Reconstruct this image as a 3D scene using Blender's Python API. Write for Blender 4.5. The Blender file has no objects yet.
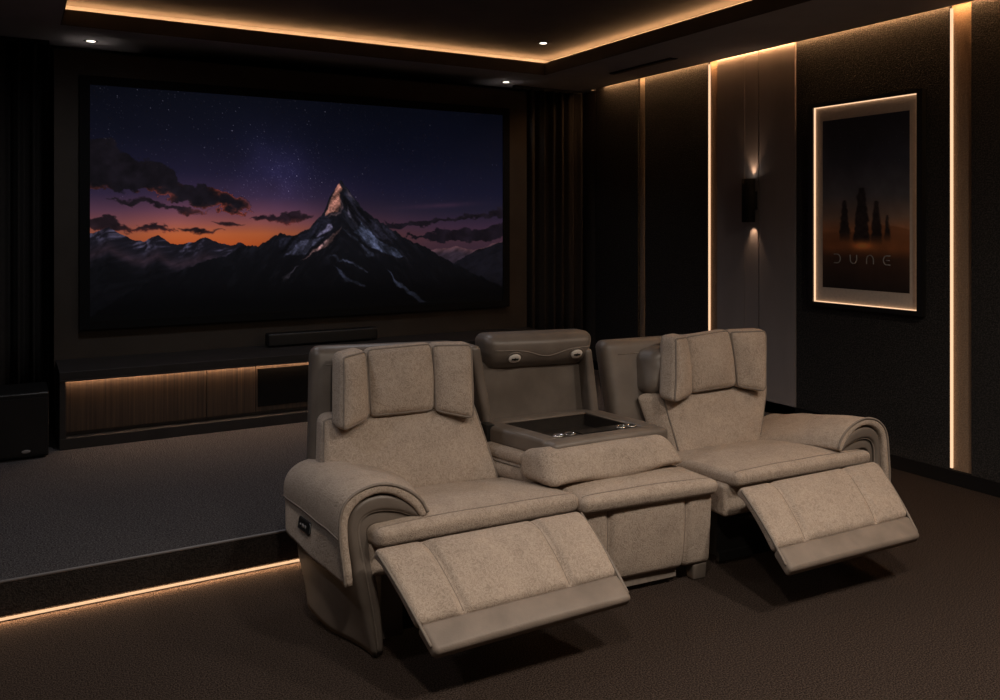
import bpy, bmesh, math, random
import numpy as np
from mathutils import Vector, Matrix, noise

R = math.radians
SC = bpy.context.scene
COL = SC.collection
random.seed(4)

# ------------------------------------------------------------------ view
SC.view_settings.view_transform = 'Standard'
SC.view_settings.look = 'None'
SC.view_settings.exposure = 0.0
SC.view_settings.gamma = 1.0
SC.view_settings.use_curve_mapping = False

cam_d = bpy.data.cameras.new('camera')
cam_d.sensor_width = 36.0
cam_d.lens = 36.0 * 850 / 1000
cam_d.shift_y = -0.125
cam_d.clip_start = 0.05
cam = bpy.data.objects.new('camera', cam_d)
COL.objects.link(cam)
cam.location = (0, 0, 1.6)
cam.rotation_euler = (R(90), 0, R(-29.87))
SC.camera = cam

w = bpy.data.worlds.new('world')
SC.world = w
w.use_nodes = True
w.node_tree.nodes['Background'].inputs[0].default_value = (0.004, 0.004, 0.005, 1)
w.node_tree.nodes['Background'].inputs[1].default_value = 1.0


# ------------------------------------------------------------------ materials
def lin(c):
    c = np.asarray(c, float) / 255.0
    return np.where(c <= 0.04045, c / 12.92, ((c + 0.055) / 1.055) ** 2.4)


def mat(name, c1, c2=None, rough=0.7, scale=40.0, bump=0.0, bscale=None, stretch=(1, 1, 1), metal=0.0, detail=4.0,
        lo=0.35, hi=0.65, spec=0.5, sheen=0.0, distort=0.0):
    m = bpy.data.materials.new(name)
    m.use_nodes = True
    nt = m.node_tree
    b = nt.nodes['Principled BSDF']
    b.inputs['Roughness'].default_value = rough
    b.inputs['Metallic'].default_value = metal
    b.inputs['Specular IOR Level'].default_value = spec
    b.inputs['Sheen Weight'].default_value = sheen
    b.inputs['Base Color'].default_value = (*c1, 1)
    tc = nt.nodes.new('ShaderNodeTexCoord')
    mp = nt.nodes.new('ShaderNodeMapping')
    mp.inputs['Scale'].default_value = stretch
    nt.links.new(tc.outputs['Object'], mp.inputs['Vector'])
    n = nt.nodes.new('ShaderNodeTexNoise')
    n.inputs['Scale'].default_value = scale
    n.inputs['Detail'].default_value = detail
    n.inputs['Distortion'].default_value = distort
    nt.links.new(mp.outputs['Vector'], n.inputs['Vector'])
    if c2 is not None:
        r = nt.nodes.new('ShaderNodeValToRGB')
        r.color_ramp.elements[0].position = lo
        r.color_ramp.elements[0].color = (*c1, 1)
        r.color_ramp.elements[1].position = hi
        r.color_ramp.elements[1].color = (*c2, 1)
        nt.links.new(n.outputs['Fac'], r.inputs['Fac'])
        nt.links.new(r.outputs['Color'], b.inputs['Base Color'])
    if bump > 0:
        n2 = n
        if bscale:
            n2 = nt.nodes.new('ShaderNodeTexNoise')
            n2.inputs['Scale'].default_value = bscale
            n2.inputs['Detail'].default_value = 3.0
            nt.links.new(mp.outputs['Vector'], n2.inputs['Vector'])
        bp = nt.nodes.new('ShaderNodeBump')
        bp.inputs['Strength'].default_value = bump
        bp.inputs['Distance'].default_value = 0.01
        nt.links.new(n2.outputs['Fac'], bp.inputs['Height'])
        nt.links.new(bp.outputs['Normal'], b.inputs['Normal'])
    return m


def glow(name, col, s):
    m = bpy.data.materials.new(name)
    m.use_nodes = True
    nt = m.node_tree
    b = nt.nodes['Principled BSDF']
    b.inputs['Base Color'].default_value = (0.03, 0.03, 0.03, 1)
    b.inputs['Roughness'].default_value = 0.9
    b.inputs['Specular IOR Level'].default_value = 0.1
    b.inputs['Emission Color'].default_value = (*col, 1)
    b.inputs['Emission Strength'].default_value = s
    return m


def fabric(name, dark, light, streak):
    """Chenille: broad mottling, short crinkled light threads, fine weave bump."""
    m = bpy.data.materials.new(name)
    m.use_nodes = True
    nt = m.node_tree
    L = nt.links.new
    b = nt.nodes['Principled BSDF']
    b.inputs['Roughness'].default_value = 0.9
    b.inputs['Specular IOR Level'].default_value = 0.2
    b.inputs['Sheen Weight'].default_value = 0.25
    b.inputs['Sheen Roughness'].default_value = 0.5
    b.inputs['Sheen Tint'].default_value = (*light, 1)
    tc = nt.nodes.new('ShaderNodeTexCoord')
    n1 = nt.nodes.new('ShaderNodeTexNoise')
    n1.inputs['Scale'].default_value = 9
    n1.inputs['Detail'].default_value = 5
    L(tc.outputs['Object'], n1.inputs['Vector'])
    r1 = nt.nodes.new('ShaderNodeValToRGB')
    r1.color_ramp.elements[0].position = 0.3
    r1.color_ramp.elements[0].color = (*dark, 1)
    r1.color_ramp.elements[1].position = 0.7
    r1.color_ramp.elements[1].color = (*light, 1)
    L(n1.outputs['Fac'], r1.inputs['Fac'])
    mp = nt.nodes.new('ShaderNodeMapping')
    mp.inputs['Scale'].default_value = (46, 42, 36)
    mp.inputs['Rotation'].default_value = (0.2, 0.35, 0.15)
    L(tc.outputs['Object'], mp.inputs['Vector'])
    n2 = nt.nodes.new('ShaderNodeTexNoise')
    n2.inputs['Scale'].default_value = 1.0
    n2.inputs['Detail'].default_value = 2.5
    n2.inputs['Distortion'].default_value = 2.6
    L(mp.outputs['Vector'], n2.inputs['Vector'])
    s1 = nt.nodes.new('ShaderNodeMath'); s1.operation = 'SUBTRACT'; s1.inputs[1].default_value = 0.5
    L(n2.outputs['Fac'], s1.inputs[0])
    s2 = nt.nodes.new('ShaderNodeMath'); s2.operation = 'ABSOLUTE'
    L(s1.outputs[0], s2.inputs[0])
    s3 = nt.nodes.new('ShaderNodeMath'); s3.operation = 'MULTIPLY_ADD'; s3.inputs[1].default_value = -6.0; s3.inputs[2].default_value = 1.0
    s3.use_clamp = True
    L(s2.outputs[0], s3.inputs[0])
    r2 = nt.nodes.new('ShaderNodeValToRGB')
    r2.color_ramp.elements[0].position = 0.35
    r2.color_ramp.elements[0].color = (0, 0, 0, 1)
    r2.color_ramp.elements[1].position = 1.0
    r2.color_ramp.elements[1].color = (1, 1, 1, 1)
    L(s3.outputs[0], r2.inputs['Fac'])
    mx = nt.nodes.new('ShaderNodeMixRGB')
    mx.inputs['Color2'].default_value = (*streak, 1)
    sc = nt.nodes.new('ShaderNodeMath')
    sc.operation = 'MULTIPLY'
    sc.inputs[1].default_value = 0.48
    L(r2.outputs['Color'], sc.inputs[0])
    L(sc.outputs[0], mx.inputs['Fac'])
    L(r1.outputs['Color'], mx.inputs['Color1'])
    L(mx.outputs['Color'], b.inputs['Base Color'])
    n3 = nt.nodes.new('ShaderNodeTexNoise')
    n3.inputs['Scale'].default_value = 330
    n3.inputs['Detail'].default_value = 2
    L(tc.outputs['Object'], n3.inputs['Vector'])
    ad = nt.nodes.new('ShaderNodeMath')
    ad.operation = 'ADD'
    L(s3.outputs[0], ad.inputs[0])
    L(n3.outputs['Fac'], ad.inputs[1])
    bp = nt.nodes.new('ShaderNodeBump')
    bp.inputs['Strength'].default_value = 0.45
    bp.inputs['Distance'].default_value = 0.004
    L(ad.outputs[0], bp.inputs['Height'])
    L(bp.outputs['Normal'], b.inputs['Normal'])
    return m


def vcol_mat(name, emit):
    m = bpy.data.materials.new(name)
    m.use_nodes = True
    nt = m.node_tree
    b = nt.nodes['Principled BSDF']
    a = nt.nodes.new('ShaderNodeAttribute')
    a.attribute_name = 'picture'
    b.inputs['Roughness'].default_value = 0.45
    if emit:
        b.inputs['Base Color'].default_value = (0.006, 0.006, 0.007, 1)
        nt.links.new(a.outputs['Color'], b.inputs['Emission Color'])
        b.inputs['Emission Strength'].default_value = emit
        b.inputs['Specular IOR Level'].default_value = 0.1
        b.inputs['Roughness'].default_value = 0.9
    else:
        nt.links.new(a.outputs['Color'], b.inputs['Base Color'])
    return m


WARM = (1.0, 0.52, 0.22)
WARM2 = (1.0, 0.62, 0.37)
M = {}
M['fabric'] = fabric('beige chenille', (0.30, 0.240, 0.193), (0.39, 0.313, 0.253), (0.62, 0.515, 0.43))
M['seam'] = mat('beige seam thread', (0.20, 0.16, 0.13), (0.25, 0.20, 0.165), rough=0.9, scale=80)
M['piping'] = mat('grey taupe piping', (0.19, 0.156, 0.13), (0.235, 0.195, 0.162), rough=0.75, scale=60)
M['leather'] = mat('taupe faux leather', (0.128, 0.104, 0.086), (0.170, 0.140, 0.117), rough=0.42, scale=7, bump=0.10, bscale=180, spec=0.5)
M['leather_band'] = mat('footrest faux leather', (0.180, 0.145, 0.119), (0.235, 0.190, 0.156), rough=0.55, scale=9, bump=0.1, bscale=160, spec=0.35)
M['leather_side'] = mat('cool grey faux leather', (0.24, 0.225, 0.22), (0.30, 0.285, 0.275), rough=0.6, scale=6, bump=0.12, bscale=170, spec=0.3)
M['mech'] = mat('recliner mechanism black', (0.012, 0.011, 0.010), rough=0.6)
M['black_plastic'] = mat('black plastic', (0.008, 0.008, 0.008), rough=0.35)
M['chrome'] = mat('chrome', (0.75, 0.72, 0.68), rough=0.22, metal=1.0)
M['white_plastic'] = mat('lamp white', (0.72, 0.66, 0.60), rough=0.4)
M['wood_cup'] = mat('tray lining and well shade', (0.016, 0.012, 0.010), (0.022, 0.017, 0.013), rough=0.5, scale=30)
M['carpet_front'] = mat('brown carpet', (0.016, 0.0108, 0.0088), (0.088, 0.065, 0.053), rough=1.0, scale=185, detail=3, bump=1.0, lo=0.38, hi=0.66, spec=0.05)
M['carpet_stage'] = mat('charcoal carpet', (0.030, 0.027, 0.028), (0.122, 0.114, 0.115), rough=1.0, scale=140, detail=3, bump=1.0, lo=0.38, hi=0.66, spec=0.05)
M['riser'] = mat('dark riser carpet', (0.022, 0.018, 0.016), (0.05, 0.042, 0.037), rough=1.0, scale=170, detail=5, bump=0.8, spec=0.05)
M['ceiling'] = mat('charcoal ceiling', (0.36, 0.35, 0.365), (0.39, 0.38, 0.395), rough=0.85, scale=4, spec=0.2)
M['ceiling_upper'] = mat('dark tray ceiling', (0.13, 0.12, 0.115), (0.15, 0.138, 0.13), rough=0.85, scale=4, spec=0.2)
M['wall_dark'] = mat('black wall', (0.012, 0.011, 0.010), (0.015, 0.013, 0.012), rough=0.85, scale=6, spec=0.2)
M['panel_screen'] = mat('dark bronze panel', (0.047, 0.038, 0.030), (0.056, 0.045, 0.036), rough=0.7, scale=5, spec=0.2)
M['plaster'] = mat('speckled charcoal plaster', (0.022, 0.0205, 0.0200), (0.075, 0.068, 0.064), rough=0.9, scale=110, detail=5, bump=0.9, lo=0.42, hi=0.78, spec=0.15)
M['plaster_plain'] = mat('dark brown plaster', (0.06, 0.05, 0.042), (0.072, 0.06, 0.051), rough=0.9, scale=30, bump=0.2, spec=0.15)
M['taupe_panel'] = mat('taupe wall panel', (0.28, 0.240, 0.228), (0.315, 0.270, 0.256), rough=0.75, scale=5, spec=0.2, stretch=(1, 1, 0.3))
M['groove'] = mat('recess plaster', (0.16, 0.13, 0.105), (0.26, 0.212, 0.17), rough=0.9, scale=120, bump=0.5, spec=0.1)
M['baseboard'] = mat('black skirting', (0.009, 0.008, 0.008), rough=0.85, spec=0.12)
M['curtain'] = mat('black curtain', (0.035, 0.031, 0.028), (0.043, 0.038, 0.034), rough=0.95, scale=40, spec=0.1)
M['console_black'] = mat('charcoal lacquer', (0.020, 0.018, 0.017), (0.026, 0.023, 0.022), rough=0.5, scale=8, spec=0.35)
M['walnut'] = mat('dark walnut', (0.012, 0.0075, 0.005), (0.062, 0.038, 0.023), rough=0.55, scale=30, stretch=(3.0, 1, 0.05), detail=5, lo=0.3, hi=0.75)
M['glass_black'] = mat('smoked black glass', (0.004, 0.004, 0.004), rough=0.15, spec=0.4)
M['metal_black'] = mat('black metal', (0.008, 0.008, 0.008), rough=0.4)
M['mat_board'] = mat('warm grey passe partout', (0.60, 0.49, 0.41), (0.65, 0.54, 0.45), rough=0.9, scale=60)
M['letter'] = mat('pale grey print', (0.30, 0.285, 0.27), rough=0.7)
M['trim_metal'] = mat('grey nosing', (0.22, 0.205, 0.20), rough=0.5)
M['led_cove'] = glow('cove light', WARM, 19)
M['fascia'] = mat('dark bronze fascia', (0.075, 0.062, 0.052), (0.088, 0.073, 0.062), rough=0.8, scale=5, spec=0.2)
M['matte_black'] = mat('matte black', (0.006, 0.006, 0.006), rough=0.8, spec=0.15)
M['led_wall'] = glow('wall wash light', WARM, 55)
M['led_strip'] = glow('light strip', WARM2, 1.15)
M['led_hidden'] = glow('dim hidden light strip', WARM, 2.6)
M['led_step'] = glow('step light', (1.0, 0.60, 0.34), 0.85)
M['led_down'] = glow('step light underside', WARM2, 5)
M['led_console'] = glow('console light', WARM2, 55.0)
M['led_frame'] = glow('frame light', WARM2, 1.3)
M['lamp_face'] = glow('lamp face', (1.0, 0.9, 0.78), 3)
M['screen_image'] = vcol_mat('screen picture', 1.0)
M['print'] = vcol_mat('poster print', 0)


# ------------------------------------------------------------------ mesh builder
class MB:
    def __init__(s):
        s.v = []; s.f = []; s.m = []

    def add(s, vs, fs, mi=0):
        o = len(s.v)
        s.v += [tuple(p) for p in vs]
        s.f += [tuple(i + o for i in f) for f in fs]
        s.m += [mi] * len(fs)

    def box(s, x0, x1, y0, y1, z0, z1, mi=0):
        s.hexa([(x0, y0, z0), (x1, y0, z0), (x1, y1, z0), (x0, y1, z0)], [(x0, y0, z1), (x1, y0, z1), (x1, y1, z1), (x0, y1, z1)], mi)

    def hexa(s, a, b, mi=0):
        s.add(list(a) + list(b), [(3, 2, 1, 0), (4, 5, 6, 7), (0, 1, 5, 4), (1, 2, 6, 5), (2, 3, 7, 6), (3, 0, 4, 7)], mi)

    def tube(s, pts, r, closed=False, seg=8, mi=0, flat=1.0):
        pts = [Vector(p) for p in pts]
        n = len(pts)
        vs, fs = [], []
        ref = None
        for i in range(n):
            a = pts[(i - 1) % n] if (closed or i > 0) else pts[i]
            b = pts[(i + 1) % n] if (closed or i < n - 1) else pts[i]
            t = (b - a)
            t = t.normalized() if t.length > 1e-9 else Vector((0, 0, 1))
            if ref is None:
                ref = Vector((0, 0, 1)) if abs(t.z) < 0.9 else Vector((1, 0, 0))
            u = (ref - t * ref.dot(t)).normalized()
            ref = u
            q = t.cross(u)
            for k in range(seg):
                an = 2 * math.pi * k / seg
                vs.append(pts[i] + u * r * math.cos(an) + q * r * flat * math.sin(an))
        for i in range(n if closed else n - 1):
            j = (i + 1) % n
            for k in range(seg):
                l = (k + 1) % seg
                fs.append((i * seg + k, i * seg + l, j * seg + l, j * seg + k))
        if not closed:
            fs.append(tuple(range(seg))[::-1])
            fs.append(tuple((n - 1) * seg + k for k in range(seg)))
        s.add(vs, fs, mi)

    def lathe(s, prof, axis_o, ax, ay, az, seg=32, mi=0):
        """prof: (radius, height) pairs; az the axis, ax/ay the other two."""
        o, ax, ay, az = Vector(axis_o), Vector(ax), Vector(ay), Vector(az)
        vs, fs = [], []
        for (r, h) in prof:
            for k in range(seg):
                a = 2 * math.pi * k / seg
                vs.append(o + az * h + ax * r * math.cos(a) + ay * r * math.sin(a))
        for i in range(len(prof) - 1):
            for k in range(seg):
                l = (k + 1) % seg
                fs.append((i * seg + k, i * seg + l, (i + 1) * seg + l, (i + 1) * seg + k))
        fs.append(tuple(range(seg))[::-1])
        fs.append(tuple((len(prof) - 1) * seg + k for k in range(seg)))
        s.add(vs, fs, mi)

    def build(s, name, mats, parent=None, smooth=True, label=None, recalc=True, angle=None):
        me = bpy.data.meshes.new(name)
        me.from_pydata([tuple(p) for p in s.v], [], s.f)
        if not isinstance(mats, (list, tuple)):
            mats = [mats]
        for m in mats:
            me.materials.append(m)
        for p, mi in zip(me.polygons, s.m):
            p.material_index = mi
        if recalc:
            bm = bmesh.new(); bm.from_mesh(me)
            bmesh.ops.recalc_face_normals(bm, faces=bm.faces[:])
            bm.to_mesh(me); bm.free()
        for p in me.polygons:
            p.use_smooth = smooth
        if smooth and angle:
            me.set_sharp_from_angle(angle=R(angle))
        o = bpy.data.objects.new(name, me)
        COL.objects.link(o)
        if parent is not None:
            o.parent = parent
        if label:
            o['label'] = label
        return o


def smooth01(x, a, b):
    t = max(0.0, min(1.0, (x - a) / (b - a)))
    return t * t * (3 - 2 * t)


def axis_pts(a, r, n, k):
    out = []
    for i in range(k + 1):
        out.append(-(a - r) - r * math.tan(math.pi / 4 * (1 - i / k)))
    for i in range(1, n):
        out.append(-(a - r) + 2 * (a - r) * i / n)
    for i in range(k + 1):
        out.append((a - r) + r * math.tan(math.pi / 4 * i / k))
    return out


def pad(mb, F, B, r=0.03, bulge=0.0, back_bulge=0.0, seams=(), n=(22, 16, 3), k=4, amp=0.0, freq=6.0, warp=None, mi=0, bp=3.0, seed=0.0):
    """Soft upholstered block between a main face F (TL,TR,BR,BL) and a rear face B.
    Returns a function giving a point of the main face from (u, v)."""
    F = [Vector(p) for p in F]; B = [Vector(p) for p in B]
    W = ((F[1] - F[0]).length + (F[2] - F[3]).length + (B[1] - B[0]).length + (B[2] - B[3]).length) / 4
    H = ((F[3] - F[0]).length + (F[2] - F[1]).length + (B[3] - B[0]).length + (B[2] - B[1]).length) / 4
    T = sum((F[i] - B[i]).length for i in range(4)) / 4
    r = min(r, T / 2 * 0.98, W / 2 * 0.98, H / 2 * 0.98)
    a, b, c = W / 2, H / 2, T / 2
    N = (sum(F, Vector()) - sum(B, Vector())).normalized()

    def mp(x, y, z):
        cx = max(-(a - r), min(a - r, x)); cy = max(-(b - r), min(b - r, y)); cz = max(-(c - r), min(c - r, z))
        d = Vector((x - cx, y - cy, z - cz))
        if d.length > 1e-9:
            d = d.normalized() * r
        x, y, z = cx + d.x, cy + d.y, cz + d.z
        u, v, t = x / W + 0.5, y / H + 0.5, z / T + 0.5
        pf = F[0].lerp(F[1], u).lerp(F[3].lerp(F[2], u), v)
        pb = B[0].lerp(B[1], u).lerp(B[3].lerp(B[2], u), v)
        p = pb.lerp(pf, t)
        U, V = min(1, abs(2 * u - 1)), min(1, abs(2 * v - 1))
        q = (1 - U ** bp) * (1 - V ** bp)
        off = bulge * q * max(0, 2 * t - 1) - back_bulge * q * max(0, 1 - 2 * t)
        if t > 0.6:
            for (kind, s0, dep, wid) in seams:
                e = (u - s0) * W if kind == 'u' else (v - s0) * H
                off -= dep * math.exp(-(e / wid) ** 2) * (t - 0.6) / 0.4
        p = p + N * off
        if amp:
            p = p + N * (noise.noise(p * freq + Vector((seed, 0, 0))) * amp * (0.3 + 0.7 * q) * (1 if t > 0.3 else 0.3))
        if warp:
            p = warp(p, u, v, t)
        return p

    xs, ys, zs = axis_pts(a, r, n[0], k), axis_pts(b, r, n[1], k), axis_pts(c, r, n[2], k)
    nx, ny, nz = len(xs), len(ys), len(zs)
    idx, vs, fs = {}, [], []

    def vid(i, j, l):
        key = (i, j, l)
        if key not in idx:
            idx[key] = len(vs)
            vs.append(mp(xs[i], ys[j], zs[l]))
        return idx[key]
    for l in (0, nz - 1):
        for i in range(nx - 1):
            for j in range(ny - 1):
                fs.append((vid(i, j, l), vid(i + 1, j, l), vid(i + 1, j + 1, l), vid(i, j + 1, l)))
    for j in (0, ny - 1):
        for i in range(nx - 1):
            for l in range(nz - 1):
                fs.append((vid(i, j, l), vid(i + 1, j, l), vid(i + 1, j, l + 1), vid(i, j, l + 1)))
    for i in (0, nx - 1):
        for j in range(ny - 1):
            for l in range(nz - 1):
                fs.append((vid(i, j, l), vid(i, j + 1, l), vid(i, j + 1, l + 1), vid(i, j, l + 1)))
    mb.add(vs, fs, mi)

    def edge(steps=14):
        """closed loop of points around the main face's rim"""
        out = []
        for i in range(steps):
            out.append(mp(-a + 2 * a * i / steps, -b, c))
        for i in range(steps):
            out.append(mp(a, -b + 2 * b * i / steps, c))
        for i in range(steps):
            out.append(mp(a - 2 * a * i / steps, b, c))
        for i in range(steps):
            out.append(mp(-a, b - 2 * b * i / steps, c))
        return out

    def surf(u, v, t=1.0):
        return mp((u - 0.5) * W, (v - 0.5) * H, (t - 0.5) * T)
    return edge, surf


def catmull(P, m=6, closed=False):
    P = [Vector(p) for p in P]
    out = []
    n = len(P)
    for i in range(n if closed else n - 1):
        p0 = P[(i - 1) % n] if (closed or i > 0) else P[0] * 2 - P[1]
        p1 = P[i]; p2 = P[(i + 1) % n]
        p3 = P[(i + 2) % n] if (closed or i < n - 2) else P[-1] * 2 - P[-2]
        for k in range(m):
            t = k / m
            out.append(0.5 * ((2 * p1) + (p2 - p0) * t + (2 * p0 - 5 * p1 + 4 * p2 - p3) * t * t + (3 * p1 - p0 - 3 * p2 + p3) * t ** 3))
    if not closed:
        out.append(P[-1])
    return out


# ------------------------------------------------------------------ scene graph helpers
def thing(name, label, cat, loc=(0, 0, 0), rz=0.0, group=None):
    o = bpy.data.objects.new(name, None)
    COL.objects.link(o)
    o.empty_display_size = 0.1
    o.location = loc
    o.rotation_euler = (0, 0, rz)
    o['label'] = label; o['category'] = cat
    if group:
        o['group'] = group
    return o


def tag(o, label, cat, group=None):
    o['label'] = label; o['category'] = cat
    if group:
        o['group'] = group
    return o


def struct(name, mb, m, smooth=False):
    o = mb.build(name, m, smooth=smooth)
    o['kind'] = 'structure'
    return o


def boxobj(name, dims, m, parent=None, bevel=0.0):
    mb = MB(); mb.box(*dims)
    o = mb.build(name, m, parent, smooth=False)
    if bevel:
        md = o.modifiers.new('bevel', 'BEVEL'); md.width = bevel; md.segments = 3
    return o


# =================================================================== ROOM
XL, XR, YB, YF = -1.35, 5.06, -2.6, 7.13
XP = 5.035                    # face of the right wall's panels
ZS, ZT = 2.935, 3.10          # soffit, tray ceiling
YST, ZST = 3.98, 0.165        # stage edge and height

b = MB(); b.box(XL - .1, XR + .1, YB - .1, YF + .1, -0.1, 0.0); struct('floor', b, M['carpet_front'])
b = MB(); b.box(XL, XR, YST, YF, 0.03, ZST); b.box(XL, XR, YST + .035, YF, 0.0, 0.03)
stage = struct('floor_stage', b, [M['carpet_stage']])
b = MB(); b.box(XL, XR, YST - .012, YST, 0.0175, ZST - .008); struct('trim_riser', b, M['riser'])
b = MB(); b.tube([(XL, YST - .008, ZST - .003), (XR, YST - .008, ZST - .003)], 0.006); struct('trim_nosing', b, M['trim_metal'], True)
b = MB(); b.box(XL - .1, XL, YB, YF, 0, 3.2); struct('wall_left', b, M['wall_dark'])
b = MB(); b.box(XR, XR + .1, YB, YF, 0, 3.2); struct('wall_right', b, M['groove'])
b = MB(); b.box(XL, XR, YF, YF + .1, 0, 3.2); struct('wall_front', b, M['wall_dark'])
b = MB(); b.box(XL, XR, YB - .1, YB, 0, 3.2); struct('wall_back', b, M['wall_dark'])

# ceiling: tray at ZT, soffit ring at ZS with a cove lip, wall-wash slot along the right wall
TX0, TX1, TY0, TY1 = 0.28, 4.12, -1.6, 6.37
XSL = 4.965
CV = 0.14
b = MB(); b.box(XL - .1, XR + .1, YB - .1, YF + .1, ZT, ZT + .1); struct('ceiling', b, M['ceiling_upper'])
b = MB()
def ring(x0, x1, y0, y1, X0, X1, Y0, Y1, z0, z1):
    b.box(X0, X1, y1, Y1, z0, z1); b.box(X0, X1, Y0, y0, z0, z1)
    b.box(X0, x0, y0, y1, z0, z1); b.box(x1, X1, y0, y1, z0, z1)
ring(TX0, TX1, TY0, TY1, XL, XSL, YB, YF, ZS, ZS + .045)
ring(TX0 - .0, TX1 + .0, TY0 - .0, TY1 + .0, TX0 - .018, TX1 + .018, TY0 - .018, TY1 + .018, ZS + .045, 3.04)
ring(TX0 - CV, TX1 + CV, TY0 - CV, TY1 + CV, XL, XSL, YB, YF, ZS + .045, ZT)
b.box(XSL, XR, 6.86, YF, ZS, ZT)
struct('ceiling_soffit', b, M['ceiling'])
b = MB()
ring(TX0 + .006, TX1 - .006, TY0 + .006, TY1 - .006, TX0, TX1, TY0, TY1, ZS - .001, 3.041)
struct('trim_9', b, M['fascia'])
# cove light strips (runs behind the lip)
z0 = 3.022
def strip(name, dims, m, label, group=None):
    o = boxobj(name, dims, m)
    tag(o, label, 'light strip', group)
    return o
strip('cove_light_strip', (TX0 - .10, TX1 + .10, TY1 + .075, TY1 + .10, z0, z0 + .012), M['led_cove'], 'warm cove light strip hidden in the ceiling tray above the big screen', 'cove light strips')
strip('cove_light_strip', (TX1 + .075, TX1 + .10, TY0, TY1 + .07, z0, z0 + .012), M['led_cove'], 'warm cove light strip in the ceiling tray along the right wall side', 'cove light strips')
strip('cove_light_strip', (TX0 - .10, TX0 - .075, TY0, TY1 + .07, z0, z0 + .012), M['led_cove'], 'warm cove light strip in the ceiling tray at far left of the photo', 'cove light strips')
# wall wash in the slot at the top of the right wall
strip('wall_wash_light_strip', (XP - .024, XP - .010, YB + .1, 6.70, ZS + .019, ZS + .026), M['led_wall'], 'warm light strip in the ceiling slot washing down the right wall panels')
b = MB(); b.box(XSL, XR, YB, 6.86, ZS + .065, ZT); struct('ceiling_slot', b, M['ceiling'])

# panels of the right wall
ZB, ZPT = 0.087, 2.99
def panel(n, y0, y1, m, x=XP, z1=ZPT):
    b = MB(); b.box(x, XR, y0, y1, ZB, z1)
    o = struct('trim_%d' % n, b, m)
    return o
M['recess'] = mat('glow tinted recess plaster', (0.28, 0.185, 0.12), (0.35, 0.24, 0.16), rough=0.9, scale=120, bump=0.5, spec=0.1)  # paler, warmer tone stands in for the strips' glow on the recess plates
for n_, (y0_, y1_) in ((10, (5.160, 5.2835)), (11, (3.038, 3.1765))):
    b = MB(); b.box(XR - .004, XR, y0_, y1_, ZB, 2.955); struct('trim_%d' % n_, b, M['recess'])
panel(1, 6.865, YF, M['plaster_plain'], z1=ZS)
panel(2, 6.198, 6.853, M['plaster'])
panel(3, 5.284, 6.0975, M['plaster'])
panel(4, 4.722, 5.164, M['taupe_panel'], XP - .012)
panel(5, 4.366, 4.712, M['taupe_panel'], XP - .012)
panel(6, 3.177, 4.362, M['plaster'])
panel(7, YB, 3.040, M['plaster'])
b = MB(); b.box(XP - .0145, XP - .010, 4.86, 4.864, ZB, 2.955); struct('trim_8', b, M['taupe_panel'])
b = MB(); b.box(XP - .012, XR, YB, YST, 0, ZB); struct('baseboard_right', b, M['baseboard'])
b = MB(); b.box(XP - .012, XR, YST, YF, ZST, ZST + ZB); struct('baseboard_right_stage', b, M['baseboard'])
strip('wall_light_strip', (XP + .005, XR - .006, 5.274, 5.284, ZB + .01, 2.94), M['led_strip'], 'bright vertical light strip on the right wall between dark panel and taupe panels', 'vertical wall light strips')
strip('wall_light_strip', (XP + .005, XR - .006, 3.165, 3.177, ZB + .01, 2.94), M['led_strip'], 'bright vertical light strip on the right wall just right of the framed poster', 'vertical wall light strips')
strip('wall_light_strip', (XR - .012, XR - .002, 6.0975, 6.108, ZB + .09, 2.94), M['led_hidden'], 'dim vertical light strip on the right wall nearest the curtain', 'vertical wall light strips')

# recess light under the step
stp = strip('step_light_strip', (XL, XR - .02, YST - .014, YST - .0115, 0.006, 0.017), M['led_step'], 'warm light strip along the foot of the carpeted step')
ld = bpy.data.lights.new('step_light_beam', 'AREA')
ld.shape = 'RECTANGLE'; ld.size = 6.3; ld.size_y = .012; ld.energy = 13.0; ld.color = (1.0, .60, .32)
lo = bpy.data.objects.new('step_light_beam', ld); COL.objects.link(lo); lo.parent = stp
lo.location = (XL + 3.2, YST - .020, .026); lo.rotation_euler = (R(-22), 0, 0)

# screen wall panel
b = MB(); b.box(0.255, 4.12, 6.68, 6.74, ZST, 2.83); b.box(0.30, 4.07, 6.74, YF, ZST, 2.80)
struct('wall_screen', b, M['panel_screen'])

# supply air slot in the soffit
vr = thing('air_vent', 'long dark linear air vent in the lowered ceiling beside the right wall', 'vent', (4.59, 5.6, ZS))
b = MB(); b.box(-.042, .042, -.40, .40, -.004, .012); b.build('frame', M['metal_black'], vr, smooth=False)
for s in (-.020, 0, .020):
    b = MB(); b.hexa([(s - .012, -.40, -.010), (s + .004, -.40, -.010), (s + .004, .40, -.010), (s - .012, .40, -.010)],
                     [(s - .002, -.40, .004), (s + .012, -.38, .004), (s + .012, .40, .004), (s - .002, .40, .004)])
    b.build('blade', M['metal_black'], vr, smooth=False)


# =================================================================== LAMPS
def spot(name, loc, rot, power, ang, col, rad=0.05, blend=1.0, parent=None):
    d = bpy.data.lights.new(name, 'SPOT')
    d.energy = power; d.spot_size = R(ang); d.spot_blend = blend; d.color = col; d.shadow_soft_size = rad
    o = bpy.data.objects.new(name, d); COL.objects.link(o)
    o.location = loc; o.rotation_euler = rot
    if parent is not None:
        o.parent = parent
    return o


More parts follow.
